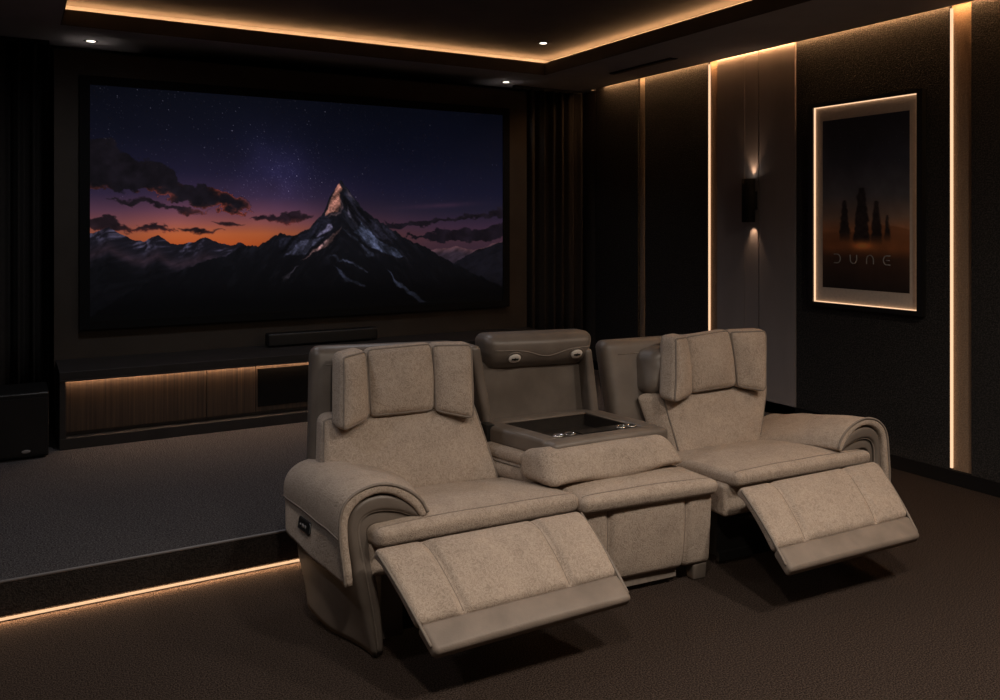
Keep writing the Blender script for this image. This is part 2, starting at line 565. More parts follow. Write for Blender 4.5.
def downlight(x, y, z, label, power, col, ang=110, rad=0.05):
    t = thing('downlight', label, 'ceiling light', (x, y, z), 0, 'recessed downlights')
    b = MB(); b.lathe([(.030, -.001), (.046, -.004), (.050, -.002), (.050, .004), (.030, .004)], (0, 0, 0), (1, 0, 0), (0, 1, 0), (0, 0, 1), 28)
    b.build('trim_ring', M['metal_black'], t)
    b = MB(); b.lathe([(.0295, -.0035), (.0295, .002)], (0, 0, 0), (1, 0, 0), (0, 1, 0), (0, 0, 1), 24)
    b.build('lens', M['lamp_face'], t)
    if power:
        spot('downlight_beam', (0, 0, -.07), (0, 0, 0), power, ang, col, rad, 1.0, t)
    return t

COOL = (0.93, 0.93, 1.0)
NEUT = (1.0, 0.87, 0.74)
downlight(0.498, 6.826, ZS, 'small round downlight in the lowered ceiling near the left curtain', 14, COOL)
downlight(4.001, 6.853, ZS, 'small round downlight in the lowered ceiling near the right curtain', 9, COOL)
downlight(3.80, 5.90, ZT, 'small round downlight in the upper tray ceiling near its far corner', 10, COOL)
# the room's lamps behind the viewer and over the stage (outside the frame)
for (x, y, p, c, an) in ((0.55, 0.85, 178, NEUT, 150), (2.1, 0.65, 205, NEUT, 150), (3.5, 0.85, 182, NEUT, 172)):
    spot('ceiling_beam', (x, y, ZT - .04), (0, 0, 0), p, an, c, 0.10)
spot('ceiling_beam', (0.6, 5.2, ZT - .04), (0, 0, 0), 40, 165, COOL, 0.08)
spot('ceiling_beam', (-0.55, 3.3, ZS - .05), (0, R(-22), 0), 34, 120, COOL, 0.08)
spot('ceiling_beam', (2.2, 5.0, ZT - .04), (0, 0, 0), 30, 130, COOL, 0.08)

# wall sconce on the taupe panels
sx = XP - .012 - .062
t = thing('wall_sconce', 'black cylinder wall lamp shining up and down on the taupe panels', 'wall lamp', (sx, 4.765, 1.79))
b = MB(); b.lathe([(.040, -.166), (.047, -.168), (.050, -.164), (.050, .164), (.047, .168), (.040, .166), (.040, .120)], (0, 0, 0), (1, 0, 0), (0, 1, 0), (0, 0, 1), 36)
b.build('shade', M['matte_black'], t, angle=40)
b = MB(); b.box(.03, .0615, -.035, .035, -.07, .07); b.build('bracket', M['metal_black'], t, smooth=False)
for s in (1, -1):
    b = MB(); b.lathe([(.036, s * .150), (.036, s * .152)], (0, 0, 0), (1, 0, 0), (0, 1, 0), (0, 0, 1), 24)
    b.build('lens', M['lamp_face'], t)
    spot('sconce_beam', (.034, 0, s * .178), (R(180), R(9), 0) if s > 0 else (0, R(-9), 0), 1.7, 66, (1.0, 0.64, 0.40), 0.008, 0.9, t)


# =================================================================== SCREEN PICTURE
def fbm(x, y, oct=5, seed=0, lac=2.0, gain=0.5):
    rng = np.random.RandomState(seed)
    tot = np.zeros_like(x); a = 1.0; s = 0
    for o in range(oct):
        tab = rng.rand(64, 64)
        xi = np.floor(x).astype(int); yi = np.floor(y).astype(int)
        fx = x - xi; fy = y - yi
        fx = fx * fx * (3 - 2 * fx); fy = fy * fy * (3 - 2 * fy)
        g = lambda i, j: tab[i % 64, j % 64]
        v = (g(xi, yi) * (1 - fx) + g(xi + 1, yi) * fx) * (1 - fy) + (g(xi, yi + 1) * (1 - fx) + g(xi + 1, yi + 1) * fx) * fy
        tot += v * a; s += a; a *= gain; x = x * lac + 7.3; y = y * lac + 3.1
    return tot / s


def inpoly(x, y, P):
    ins = np.zeros(x.shape, bool)
    n = len(P)
    for i in range(n):
        x0, y0 = P[i]; x1, y1 = P[(i + 1) % n]
        c = ((y0 > y) != (y1 > y)) & (x < (x1 - x0) * (y - y0) / (y1 - y0 + 1e-12) + x0)
        ins ^= c
    return ins


def pdist(x, y, P):
    d = np.full(x.shape, 9.0)
    n = len(P)
    for i in range(n):
        x0, y0 = P[i]; x1, y1 = P[(i + 1) % n]
        dx, dy = (x1 - x0), (y1 - y0)
        t = np.clip(((x - x0) * dx + (y - y0) * dy) / (dx * dx + dy * dy + 1e-12), 0, 1)
        d = np.minimum(d, np.hypot(x - x0 - t * dx, y - y0 - t * dy))
    return d


def mixc(a, c, k):
    return a * (1 - k[..., None]) + np.asarray(c, float) * k[..., None]


def grad(t, stops):
    ts = [s[0] for s in stops]
    return np.stack([np.interp(t, ts, [s[1][i] for s in stops]) for i in range(3)], -1)


RIDGE = [(-.02,1.0),(0.001,0.979),(0.051,0.911),(0.114,0.842),(0.206,0.772),(0.28,0.729),(0.318,0.683),(0.349,0.695),(0.389,0.636),(0.44,0.64),(0.472,0.605),(0.506,0.53),(0.519,0.456),(0.532,0.422),(0.546,0.376),(0.562,0.404),(0.583,0.462),(0.606,0.52),(0.646,0.571),(0.71,0.649),(0.776,0.711),(0.874,0.813),(1.02,0.945)]
FRONT = [(0.375,0.876),(0.456,0.751),(0.506,0.687),(0.55,0.605),(0.592,0.706),(0.628,0.775),(0.673,0.846),(0.71,0.909),(0.757,0.991)]
FARL = [(-.01,0.635),(0.02,0.618),(0.037,0.606),(0.057,0.633),(0.08,0.651),(0.107,0.663),(0.135,0.641),(0.16,0.672),(0.185,0.677),(0.21,0.668),(0.232,0.65),(0.258,0.674),(0.288,0.687),(0.311,0.675),(0.334,0.699),(.5,.72)]
FARR = [(.7,.75),(0.776,0.729),(0.815,0.712),(0.84,0.713),(0.864,0.704),(0.89,0.723),(0.92,0.719),(0.946,0.712),(0.977,0.689),(1.01,0.68)]
NEARR = [(.80,.83),(0.864,0.785),(0.895,0.75),(0.925,0.724),(0.956,0.712),(0.988,0.689),(1.01,0.68)]
CLOUDS = [
 ([(-.02,.21),(0.027,0.236),(0.053,0.251),(0.08,0.286),(0.107,0.321),(0.142,0.351),(0.178,0.391),(0.214,0.405),(0.25,0.431),(0.28,0.448),(0.326,0.47),(0.338,0.525),(0.311,0.538),(0.288,0.538),(0.243,0.519),(0.185,0.49),(0.107,0.455),(0.047,0.442),(-.02,0.42)], (24,20,27), .011),
 ([(0.03,0.479),(0.08,0.478),(0.142,0.498),(0.185,0.51),(0.236,0.53),(0.206,0.546),(0.163,0.528),(0.114,0.514),(0.06,0.501)], (34,25,33), .008),
 ([(-.02,0.567),(0.027,0.563),(0.053,0.567),(0.08,0.603),(0.114,0.586),(0.146,0.589),(0.17,0.619),(0.114,0.623),(0.08,0.618),(-.02,0.606)], (38,26,32), .008),
 ([(0.174,0.607),(0.221,0.612),(0.277,0.627),(0.221,0.632),(0.185,0.622)], (45,28,32), .005),
 ([(0.249,0.582),(0.288,0.579),(0.32,0.595),(0.28,0.601)], (50,30,34), .004),
 ([(0.326,0.56),(0.381,0.54),(0.445,0.517),(0.447,0.572),(0.397,0.579),(0.349,0.572)], (42,28,38), .008),
 ([(0.423,0.556),(0.456,0.543),(0.481,0.549),(0.472,0.564),(0.423,0.572)], (44,29,38), .006),
 ([(0.659,0.574),(0.729,0.567),(0.805,0.561),(0.895,0.542),(1.004,0.513),(1.02,0.551),(0.895,0.561),(0.805,0.579),(0.71,0.609),(0.673,0.602)], (30,24,34), .008),
 ([(0.715,0.657),(0.776,0.637),(0.825,0.623),(0.895,0.609),(0.946,0.602),(1.02,0.597),(1.02,0.676),(0.915,0.678),(0.815,0.677),(0.757,0.672)], (27,21,30), .010),
]
FACETS = [
 ([(0.4,0.666),(0.428,0.65),(0.452,0.641),(0.471,0.617),(0.488,0.56),(0.508,0.526),(0.518,0.545),(0.526,0.581),(0.496,0.637),(0.457,0.674),(0.419,0.721),(0.4,0.748)], (21, 21, 29), 0.9, 0),
 ([(0.545,0.379),(0.565,0.413),(0.583,0.461),(0.591,0.505),(0.612,0.534),(0.659,0.588),(0.702,0.654),(0.68,0.679),(0.638,0.648),(0.612,0.608),(0.596,0.569),(0.581,0.581),(0.56,0.535),(0.554,0.501),(0.555,0.423)], (27, 26, 35), 0.9, 1),
 ([(0.544,0.379),(0.551,0.399),(0.554,0.423),(0.546,0.443),(0.551,0.472),(0.547,0.511),(0.538,0.535),(0.52,0.546),(0.506,0.552),(0.513,0.526),(0.515,0.502),(0.518,0.463),(0.526,0.445),(0.533,0.433),(0.538,0.399)], (132, 88, 78), 1.0, 0),
 ([(0.551,0.442),(0.554,0.501),(0.548,0.532),(0.535,0.552),(0.51,0.563),(0.526,0.542),(0.543,0.525)], (78, 62, 66), 0.9, 0),
 ([(0.56,0.471),(0.568,0.51),(0.581,0.559),(0.596,0.608),(0.588,0.603),(0.57,0.554),(0.56,0.51)], (70, 66, 80), 0.9, 1),
 ([(0.556,0.408),(0.565,0.427),(0.578,0.456),(0.586,0.485),(0.57,0.461),(0.558,0.432)], (52, 46, 54), 0.9, 1),
 ([(0.481,0.651),(0.496,0.627),(0.513,0.593),(0.526,0.585),(0.53,0.608),(0.508,0.641),(0.486,0.656)], (76, 72, 92), 1.0, 0),
 ([(0.4,0.748),(0.428,0.707),(0.452,0.669),(0.481,0.656),(0.508,0.651),(0.486,0.689),(0.457,0.727),(0.428,0.74)], (52, 52, 68), 0.9, 0),
 ([(0.552,0.598),(0.546,0.62),(0.526,0.673),(0.503,0.711),(0.461,0.748),(0.446,0.761),(0.471,0.724),(0.498,0.685),(0.52,0.646),(0.54,0.616)], (118, 88, 88), 1.0, 0),
 ([(0.593,0.608),(0.596,0.564),(0.612,0.608),(0.638,0.648),(0.669,0.688),(0.696,0.719),(0.715,0.752),(0.702,0.765),(0.669,0.744),(0.638,0.718),(0.612,0.687),(0.596,0.652),(0.578,0.63)], (56, 60, 79), 0.95, 1),
 ([(0.554,0.61),(0.57,0.639),(0.596,0.662),(0.595,0.679),(0.57,0.662),(0.556,0.629)], (40, 42, 54), 0.9, 1),
 ([(0.596,0.677),(0.622,0.707),(0.638,0.757),(0.617,0.747),(0.601,0.707)], (50, 52, 68), 0.9, 1),
 ([(0.518,0.722),(0.545,0.754),(0.581,0.775),(0.622,0.826),(0.617,0.836),(0.581,0.794),(0.545,0.77),(0.521,0.738)], (46, 48, 62), 0.9, 1),
 ([(0.526,0.774),(0.545,0.81),(0.576,0.856),(0.612,0.888),(0.606,0.902),(0.565,0.867),(0.54,0.833)], (38, 40, 53), 0.9, 1),
 ([(0.659,0.788),(0.68,0.839),(0.707,0.891),(0.745,0.935),(0.782,0.997),(0.756,0.987),(0.723,0.945),(0.702,0.913),(0.675,0.851)], (52, 56, 74), 0.95, 1),
 ([(0.4,0.842),(0.419,0.815),(0.437,0.787),(0.453,0.772),(0.428,0.817),(0.404,0.863)], (62, 56, 66), 0.95, 0),
]


def screen_colors(S, T):
    x, y = S, T * .5
    n1 = fbm(x * 14, y * 14, 5, 3); n2 = fbm(x * 40, y * 40, 4, 9); n3 = fbm(x * 5, y * 7, 4, 21)
    left = grad(T, [(0, (11, 13, 23)), (.2, (17, 18, 34)), (.36, (32, 28, 52)), (.46, (60, 44, 70)), (.53, (112, 68, 86)), (.585, (160, 88, 82)), (.635, (200, 102, 58)), (.68, (196, 90, 42)), (1, (60, 30, 30))])
    right = grad(T, [(0, (7, 9, 19)), (.25, (12, 14, 30)), (.42, (22, 22, 44)), (.52, (34, 30, 49)), (.6, (58, 40, 60)), (.66, (70, 45, 58)), (.72, (62, 42, 56)), (1, (30, 24, 34))])
    k = np.clip(np.exp(-((S - .26) / .30) ** 2) * 1.1, 0, 1)
    k = np.where(S < .2, np.maximum(k, .72), k)
    c = left * k[..., None] + right * (1 - k[..., None])
    c *= (0.9 + .25 * (n3 - .5))[..., None]
    # milky way haze
    mw = np.exp(-((S - .40 - (T - .3) * .12) / .09) ** 2) * np.exp(-((T - .36) / .20) ** 2)
    c += mw[..., None] * np.array([12, 11, 22]) * (n1 * 1.6)[..., None]
    # streak of pink on the right
    st = np.exp(-((T - .50 + (S - .75) * .12) / .012) ** 2) * np.exp(-((S - .80) / .09) ** 2)
    c += st[..., None] * np.array([45, 20, 22]) * n1[..., None]
    # clouds
    bil = np.abs(2 * fbm(x * 30, y * 42, 5, 51, gain=.55) - 1)
    wx = (fbm(x * 30 + 3, y * 40, 5, 41, gain=.6) - .5); wy = (fbm(x * 26 + 5, y * 36 + 9, 5, 33, gain=.6) - .5)
    for P, col, amp in CLOUDS:
        xs, ys = S + wx * amp * 4.2, T + wy * amp * 9.0 + (bil - .22) * amp * 2.5
        ins = inpoly(xs, ys, P)
        d = pdist(xs, ys * 1.0, P)
        kk = np.where(ins, np.clip(.45 + d / .007, 0, 1), np.clip(.45 - d / .007, 0, 1))
        shade = (.62 + .75 * (n2 - .30) + .35 * bil)
        c = c * (1 - kk[..., None]) + (np.array(col) * shade[..., None]) * kk[..., None]
        # warm lower rim
        rim = np.where(ins, np.exp(-(d / .012) ** 2), 0) * np.clip((T - np.mean([p[1] for p in P]) - (S - np.mean([p[0] for p in P])) * (.9 if amp > .012 else 0)) / .03, 0, 1)
        c += (rim * np.clip((n1 - .36) * 5, 0, 1))[..., None] * np.array([84, 30, 16]) * np.exp(-((S - .24) / .28) ** 2)[..., None]
    # far mountains
    def ridge(P, seed, rough):
        return np.interp(S, [p[0] for p in P], [p[1] for p in P]) + (fbm(x * 60, y * 0 + seed, 4, seed) - .5) * rough
    r = ridge(FARL, 2, .018)
    m = ((T > r) & (S < .45)).astype(float)
    dep = np.clip((T - r) / .16, 0, 1)
    colr = grad(dep, [(0, (25, 23, 31)), (.30, (24, 22, 30)), (.46, (33, 27, 35)), (.56, (42, 32, 40)), (.64, (34, 27, 35)), (.75, (16, 15, 20)), (1, (9, 9, 12))])
    rock = fbm(x * 90 + (T - r) * 50, y * 110, 5, 14)
    colr = colr * (.55 + .9 * rock)[..., None] + (np.clip(rock - .53, 0, 1) * 230 * np.clip((.40 - dep) / .2, 0, 1))[..., None] * np.array([.8, .75, .95])
    c = c * (1 - m[..., None]) + colr * m[..., None]
    r = ridge(FARR, 5, .014)
    m = ((T > r) & (S > .7)).astype(float)
    dep = np.clip((T - r) / .1, 0, 1)
    colr = grad(dep, [(0, (82, 56, 62)), (.3, (48, 38, 48)), (1, (40, 33, 42))]) * (.6 + .8 * rock)[..., None]
    c = c * (1 - m[..., None]) + colr * m[..., None]
    r = ridge(NEARR, 8, .014)
    m = ((T > r) & (S > .8)).astype(float)
    colr = np.array([17, 16, 22]) * (.6 + .9 * rock)[..., None]
    c = c * (1 - m[..., None]) + colr * m[..., None]
    # the peak
    rr = fbm(x * 120, y * 0 + 3, 4, 11)
    r = np.interp(S, [p[0] for p in RIDGE], [p[1] for p in RIDGE]) + (rr - .5) * .022
    m = np.clip((T - r) / .003, 0, 1)
    X2, Y2 = S * 2.0, T            # square coordinates of the picture
    tl = fbm((X2 * .80 + Y2 * .60) * 46, (-X2 * .60 + Y2 * .80) * 9, 5, 17)     # streaks running down to the left
    tr = fbm((X2 * .72 - Y2 * .69) * 46, (X2 * .69 + Y2 * .72) * 9, 5, 19)      # streaks running down to the right
    fine = fbm(X2 * 60, Y2 * 60, 4, 23)
    big = fbm(X2 * 12, Y2 * 12, 4, 29)
    side = np.clip((S - .546) / .02 + .5, 0, 1)
    str_ = tl * (1 - side) + tr * side
    hf = fbm(X2 * 120, Y2 * 130, 4, 61)
    h2_ = fbm((X2 * .72 - Y2 * .69) * 90, (X2 * .69 + Y2 * .72) * 26, 4, 63) * side + fbm((X2 * .80 + Y2 * .60) * 90, (-X2 * .60 + Y2 * .80) * 26, 4, 65) * (1 - side)
    hgt = np.clip((.98 - T) / .5, 0, 1)
    base = np.array([15, 15, 20]) * (.45 + 1.05 * hgt * (str_ + .25))[..., None]
    thin = np.clip((np.abs(tr - .5) < .018) * 1.0, 0, 1) * np.clip((big - .42) * 5, 0, 1) * hgt
    base = mixc(base, (28, 29, 38), thin * .25)
    sn2 = np.clip((h2_ - .53) * 9, 0, 1) * np.clip((big - .36) * 4, 0, 1) * hgt
    base = mixc(base, (38, 38, 49), sn2 * .7)
    dx_, dy_ = (fbm(X2 * 26, Y2 * 26, 4, 31) - .5), (fbm(X2 * 26 + 9, Y2 * 26 + 4, 4, 37) - .5)
    for P, col, kk, dr in FACETS:
        xs, ys = S + dx_ * .014, T + dy_ * .028
        ins = inpoly(xs, ys, P)
        d = pdist(xs * 2, ys, [(p[0] * 2, p[1]) for p in P])
        t_ = tr if dr else tl
        e = np.where(ins, np.clip(d / .007, 0, 1), 0) * kk
        bright = np.clip((t_ - .20) * 3.2, .48, 1.3) * np.clip(.10 + 1.9 * (.5 * hf + .5 * h2_), .25, 1.5)
        e = e * np.clip(.55 + bright, 0, 1)
        base = base * (1 - e[..., None]) + np.array(col) * bright[..., None] * e[..., None]
    fade = np.clip((T - .74) / .22, 0, 1)
    base = base * (1 - .55 * fade[..., None])
    c = c * (1 - m[..., None]) + base * m[..., None]
    # bottom falloff of the photo itself
    c *= (1 - .5 * np.clip((T - .85) / .15, 0, 1))[..., None]
    # stars
    c *= .93
    rng = np.random.RandomState(5)
    H, W = S.shape
    sky = (T < np.minimum(r, .48)) & ~inpoly(S, T, CLOUDS[0][0])
    for i in range(1100):
        a, q = rng.rand(), rng.rand() ** 1.3 * .5
        if rng.rand() < .35:
            a, q = .40 + rng.randn() * .07, .34 + rng.randn() * .10
        ii, jj = int(q * (H - 1)), int(a * (W - 1))
        if 0 <= ii < H and 0 <= jj < W and sky[ii, jj]:
            c[ii, jj] += np.array([1, .95, 1.05]) * rng.choice([20, 30, 42, 66, 110], p=[.50, .29, .15, .045, .015]) * (1.2 - .5 * a)
    return np.clip(c, 2, 250)


def picture(name, nx, ny, colfn, place, m, parent):
    """Flat picture: a grid of points carrying its colours. place(s,t) -> local point, t downward."""
    s = np.linspace(0, 1, nx); t = np.linspace(0, 1, ny)
    S, T = np.meshgrid(s, t)
    C = colfn(S, T)
    C = np.where(C / 255 <= .04045, C / 255 / 12.92, ((C / 255 + .055) / 1.055) ** 2.4)
    me = bpy.data.meshes.new(name)
    V = np.array(place(S.ravel(), T.ravel())).T
    i = np.arange((ny - 1) * nx).reshape(ny - 1, nx)[:, :-1].ravel()
    Fq = np.stack([i, i + nx, i + nx + 1, i + 1], -1)
    me.vertices.add(len(V)); me.vertices.foreach_set('co', V.astype(np.float32).ravel())
    me.loops.add(Fq.size); me.loops.foreach_set('vertex_index', Fq.astype(np.int32).ravel())
    me.polygons.add(len(Fq)); me.polygons.foreach_set('loop_start', np.arange(0, Fq.size, 4, dtype=np.int32))
    me.update(calc_edges=True)
    at = me.color_attributes.new('picture', 'FLOAT_COLOR', 'POINT')
    rgba = np.ones((len(V), 4), np.float32); rgba[:, :3] = C.reshape(-1, 3)
    at.data.foreach_set('color', rgba.ravel())
    me.materials.append(m)
    o = bpy.data.objects.new(name, me); COL.objects.link(o); o.parent = parent
    return o

scr = thing('projection_screen', 'huge wall screen showing a snowy mountain peak at dusk under stars', 'screen', (2.16, 6.68, ZST))
sx0, sx1, sz0, sz1 = .478 - 2.16, 3.845 - 2.16, .92 - ZST, 2.592 - ZST
fx0, fx1, fz0, fz1 = .412 - 2.16, 3.912 - 2.16, .862 - ZST, 2.655 - ZST
b = MB()
b.box(fx0, fx1, -.045, 0, sz1, fz1); b.box(fx0, fx1, -.045, 0, fz0, sz0)
b.box(fx0, sx0, -.045, 0, sz0, sz1); b.box(sx1, fx1, -.045, 0, sz0, sz1)
b.box(sx0, sx1, -.030, 0, sz0, sz1)
b.build('frame', M['matte_black'], scr, smooth=False, label='matte black screen border')
picture('screen_image', 760, 400, screen_colors,
        lambda s, t: (sx0 + s * (sx1 - sx0), np.full_like(s, -.033), sz1 - t * (sz1 - sz0)), M['screen_image'], scr)

# =================================================================== POSTER
pst = thing('framed_poster', 'black framed movie poster with glowing light edge on the right wall', 'poster', (XP, 3.778, 1.02))
PH = 1.447
def rect(b, y0, y1, z0, z1, iy0, iy1, iz0, iz1, xa, xb):
    b.box(xa, xb, y0, y1, iz1, z1); b.box(xa, xb, y0, y1, z0, iz0)
    b.box(xa, xb, y0, iy0, iz0, iz1); b.box(xa, xb, iy1, y1, iz0, iz1)
hw = .4435; iw = .4055
b = MB(); rect(b, -hw, hw, 0, PH, -iw, iw, .031, PH - .026, -.040, -.001)
b.box(-.008, -.001, -iw, iw, .031, PH - .026)
o = b.build('frame', M['metal_black'], pst, smooth=False)
b = MB(); b.box(-.012, -.008, -iw, iw, .031, PH - .026); b.build('mat_board', M['mat_board'], pst, smooth=False)
b = MB()
for q in ((-iw, iw, PH - .031, PH - .026), (-iw, iw, .031, .036)):
    b.box(-.024, -.0125, *q)
b.box(-.024, -.0125, -iw, -iw + .005, .036, PH - .031); b.box(-.024, -.0125, iw - .005, iw, .036, PH - .031)
b.build('light_strip', M['led_frame'], pst, smooth=False, label='warm light strip around the inner frame edge')

def poster_colors(S, T):
    n = fbm(S * 6, T * 9, 4, 6); n2 = fbm(S * 30, T * 46, 4, 8)
    c = grad(T, [(0, (26, 28, 36)), (.25, (38, 41, 50)), (.45, (62, 62, 66)), (.58, (92, 76, 66)), (.66, (120, 80, 54)), (.69, (92, 58, 36)), (.76, (96, 58, 34)), (.82, (50, 34, 25)), (1, (24, 19, 17))])
    c *= (.9 + .3 * (n - .5))[..., None]
    d1 = .645 + .03 * np.sin(S * 5 + 1) + .012 * n
    c = mixc(c, (88, 56, 36), np.clip((T - d1) / .01, 0, 1) * np.clip((.72 - T) / .03, 0, 1) * .8)
    # generic rock pinnacles standing on the plain
    for (x0, top, wd, base) in ((.27, .48, .085, .71), (.47, .41, .115, .735), (.64, .49, .08, .72), (.76, .57, .05, .705)):
        f = np.clip((T - top) / (base - top), 0, 1)
        half = wd * (.30 + .62 * f ** .7) * (1 + .5 * (fbm(S * 3 + x0 * 9, T * 30, 3, 12) - .5))
        k = np.clip((half - np.abs(S - x0 + .02 * (n2 - .5))) / .02, 0, 1) * ((T > top) & (T < base + .02)) * np.clip((base + .02 - T) / .06, 0, 1)
        c = c * (1 - k[..., None] * .92) + np.array([22, 19, 19]) * (.5 + 1.1 * n2)[..., None] * k[..., None] * .92
    g = np.exp(-((S - .48) / .11) ** 2 - ((T - .745) / .022) ** 2)
    c = mixc(c, (190, 112, 60), np.clip(g, 0, 1) * .8)
    st = np.random.RandomState(3)
    H, W = S.shape
    for i in range(26):
        c[int(st.rand() * .3 * H), int(st.rand() * (W - 1))] += 28
    return np.clip(c * 1.9, 3, 255)

# the print faces -x; picture left is toward +y
p0, p1, q0, q1 = .338, -.340, 1.158 - 1.02, 2.34 - 1.02
picture('print', 150, 260, poster_colors, lambda s, t: (np.full_like(s, -.0135), p0 + s * (p1 - p0), q1 - t * (q1 - q0)), M['print'], pst)

def letter(b, kind, yc, zc, wd, hh):
    x = -.0145
    r = .0042
    P = []
    if kind == 'D':          # opening to the left
        P = [(-1, 1)] + [(.0 + math.cos(a) * 1.0, math.sin(a)) for a in np.linspace(math.pi / 2, -math.pi / 2, 13)] + [(-1, -1)]
        P = [[(p[0], p[1]) for p in P]]
    elif kind == 'U':
        P = [[(-1, 1)] + [(math.cos(a), -.0 + math.sin(a)) for a in np.linspace(math.pi, 2 * math.pi, 13)] + [(1, 1)]]
    elif kind == 'N':
        P = [[(-1, -1)] + [(math.cos(a), math.sin(a)) for a in np.linspace(math.pi, 0, 13)] + [(1, -1)]]
    else:
        P = [[(1, 1)] + [(math.cos(a), math.sin(a)) for a in np.linspace(math.pi / 2, 3 * math.pi / 2, 13)] + [(1, -1)], [(-.2, 0), (.8, 0)]]
    for L in P:
        b.tube([(x, yc - u * wd / 2, zc + v * hh / 2) for u, v in L], r, seg=6)
for kd, yc in (('D', .215), ('U', .082), ('N', -.048), ('E', -.175)):
    b = MB(); letter(b, kd, yc, 0.345, .052, .060)
    b.build('letter', M['letter'], pst)

# =================================================================== MEDIA CONSOLE, SOUNDBAR, SUBWOOFER, CURTAINS
CX0, CX1, CYF = .262, 4.10, 6.08
cw = CX1 - CX0
con = thing('media_console', 'long low charcoal media console with lit walnut doors under the screen', 'cabinet', ((CX0 + CX1) / 2, 6.36, ZST))
h2 = cw / 2
b = MB()
b.box(-h2, h2, -.285, .295, .447, .497); b.box(-h2, h2, -.285, -.270, .433, .447); b.box(-h2 + .03, h2 - .03, -.21, -.19, .072, .10); b.box(-h2, h2, -.28, .295, 0, .072)
b.box(-h2, -h2 + .038, -.28, .295, .072, .447); b.box(h2 - .038, h2, -.28, .295, .072, .447)
b.box(-h2 + .038, h2 - .038, .27, .295, .072, .447)
o = b.build('carcass', M['console_black'], con, smooth=False)
md = o.modifiers.new('bevel', 'BEVEL'); md.width = .003; md.segments = 2
dx = [CX0 + .038, 1.172, 1.51, 2.40, 2.74, CX1 - .038]
for i in range(5):
    a, e = dx[i] - (CX0 + CX1) / 2 + .002, dx[i + 1] - (CX0 + CX1) / 2 - .002
    if i == 2:
        b = MB(); b.box(a, e, -.225, -.205, .100, .440); o = b.build('drop_flap', M['walnut'], con, smooth=False)
        b = MB(); b.box(a + .012, e - .012, -.2285, -.2255, .135, .405); b.build('glass_panel', M['glass_black'], o, smooth=False, label='smoked glass insert')
    else:
        b = MB(); b.box(a, e, -.225, -.205, .100, .440); b.build('door', M['walnut'], con, smooth=False)
b = MB(); b.box(-h2 + .04, h2 - .04, -.248, -.236, .438, .4468); b.build('light_strip', M['led_console'], con, smooth=False, label='warm light strip under the console top')

sb = thing('soundbar', 'long black soundbar lying on the media console behind the sofa', 'speaker', (2.14, 6.55, ZST + .497))
b = MB(); pad(b, [(-.445, -.05, .105), (.445, -.05, .105), (.445, -.055, .008), (-.445, -.055, .008)], [(-.445, .05, .105), (.445, .05, .105), (.445, .05, .008), (-.445, .05, .008)], r=.012, n=(6, 3, 3))
b.build('body', M['metal_black'], sb)
for s in (-.36, .36):
    b = MB(); b.box(s - .03, s + .03, -.03, .03, 0, .010)
    b.build('foot', M['black_plastic'], sb, smooth=False)

sw = thing('subwoofer', 'black cube subwoofer on the carpeted stage at the left edge', 'speaker', (0.0, 6.15, ZST))
b = MB(); b.box(-.205, .198, -.205, .20, .012, .404)
o = b.build('body', M['black_plastic'], sw, smooth=False); md = o.modifiers.new('bevel', 'BEVEL'); md.width = .008; md.segments = 3
b = MB(); b.box(-.19, .183, -.214, -.2055, .03, .375); o = b.build('grille', M['wall_dark'], sw, smooth=False)
b = MB(); b.lathe([(.024, 0), (.024, .003), (.020, .004)], (.075, -.2145, .052), (1, 0, 0), (0, 0, .45), (0, -1, 0), 24); b.build('badge', M['trim_metal'], o, label='small silver oval badge')
for x, y in ((-.16, -.16), (.16, -.16), (-.16, .16), (.16, .16)):
    b = MB(); b.lathe([(.02, 0), (.02, .013)], (x, y, 0), (1, 0, 0), (0, 1, 0), (0, 0, 1), 14); b.build('foot', M['black_plastic'], sw)


def curtain(name, x0, x1, y, label, period, amp):
    n = int((x1 - x0) / .008)
    prof = []
    for i in range(n + 1):
        x = x0 + (x1 - x0) * i / n
        ph = 2 * math.pi * (x - x0) / period + .6 * math.sin(x * 5.1)
        prof.append((x, y + amp * math.sin(ph) + amp * .25 * math.sin(2.3 * ph + 1)))
    b = MB(); vs, fs = [], []
    zs = [ZST + .012, .8, 1.5, 2.2, 2.905]
    th = .006
    for zi, z in enumerate(zs):
        for (x, yy) in prof:
            k = 1 + .12 * (2.9 - z) / 2.7
            vs.append((x, y + (yy - y) * k - th, z)); vs.append((x, y + (yy - y) * k + th, z))
    W = 2 * len(prof)
    for zi in range(len(zs) - 1):
        for i in range(len(prof) - 1):
            for s in (0, 1):
                a = zi * W + i * 2 + s
                fs.append((a, a + 2, a + 2 + W, a + W))
        for i in (0, len(prof) - 1):
            a = zi * W + i * 2
            fs.append((a, a + 1, a + 1 + W, a + W))
    for zi in (0, len(zs) - 1):
        for i in range(len(prof) - 1):
            a = zi * W + i * 2
            fs.append((a, a + 1, a + 3, a + 2))
    b.add(vs, fs)
    t = thing(name, label, 'curtain', ((x0 + x1) / 2, y, ZST), 0, 'pleated curtains')
    o = b.build('drape', M['curtain'], None)
    o.data.transform(Matrix.Translation((-(x0 + x1) / 2, -y, -ZST))); o.parent = t
    b = MB(); b.box(x0 - (x0 + x1) / 2, (x1 - x0) / 2, -.02, .02, 2.905 - ZST, ZS - ZST); b.build('rail', M['metal_black'], t, smooth=False)
curtain('curtain', -1.30, 0.235, 6.98, 'dark pleated curtain at left of the screen', .105, .042)
curtain('curtain', 4.16, 4.94, 6.98, 'dark pleated curtain at right of the screen beside the wall panels', .112, .042)

# =================================================================== RECLINING SOFA
sofa = thing('reclining_sofa', 'beige two seat reclining sofa with fold down middle console and raised footrests', 'sofa', (1.174, 2.94, 0), R(-4.5))
FB, LE = M['fabric'], M['leather']


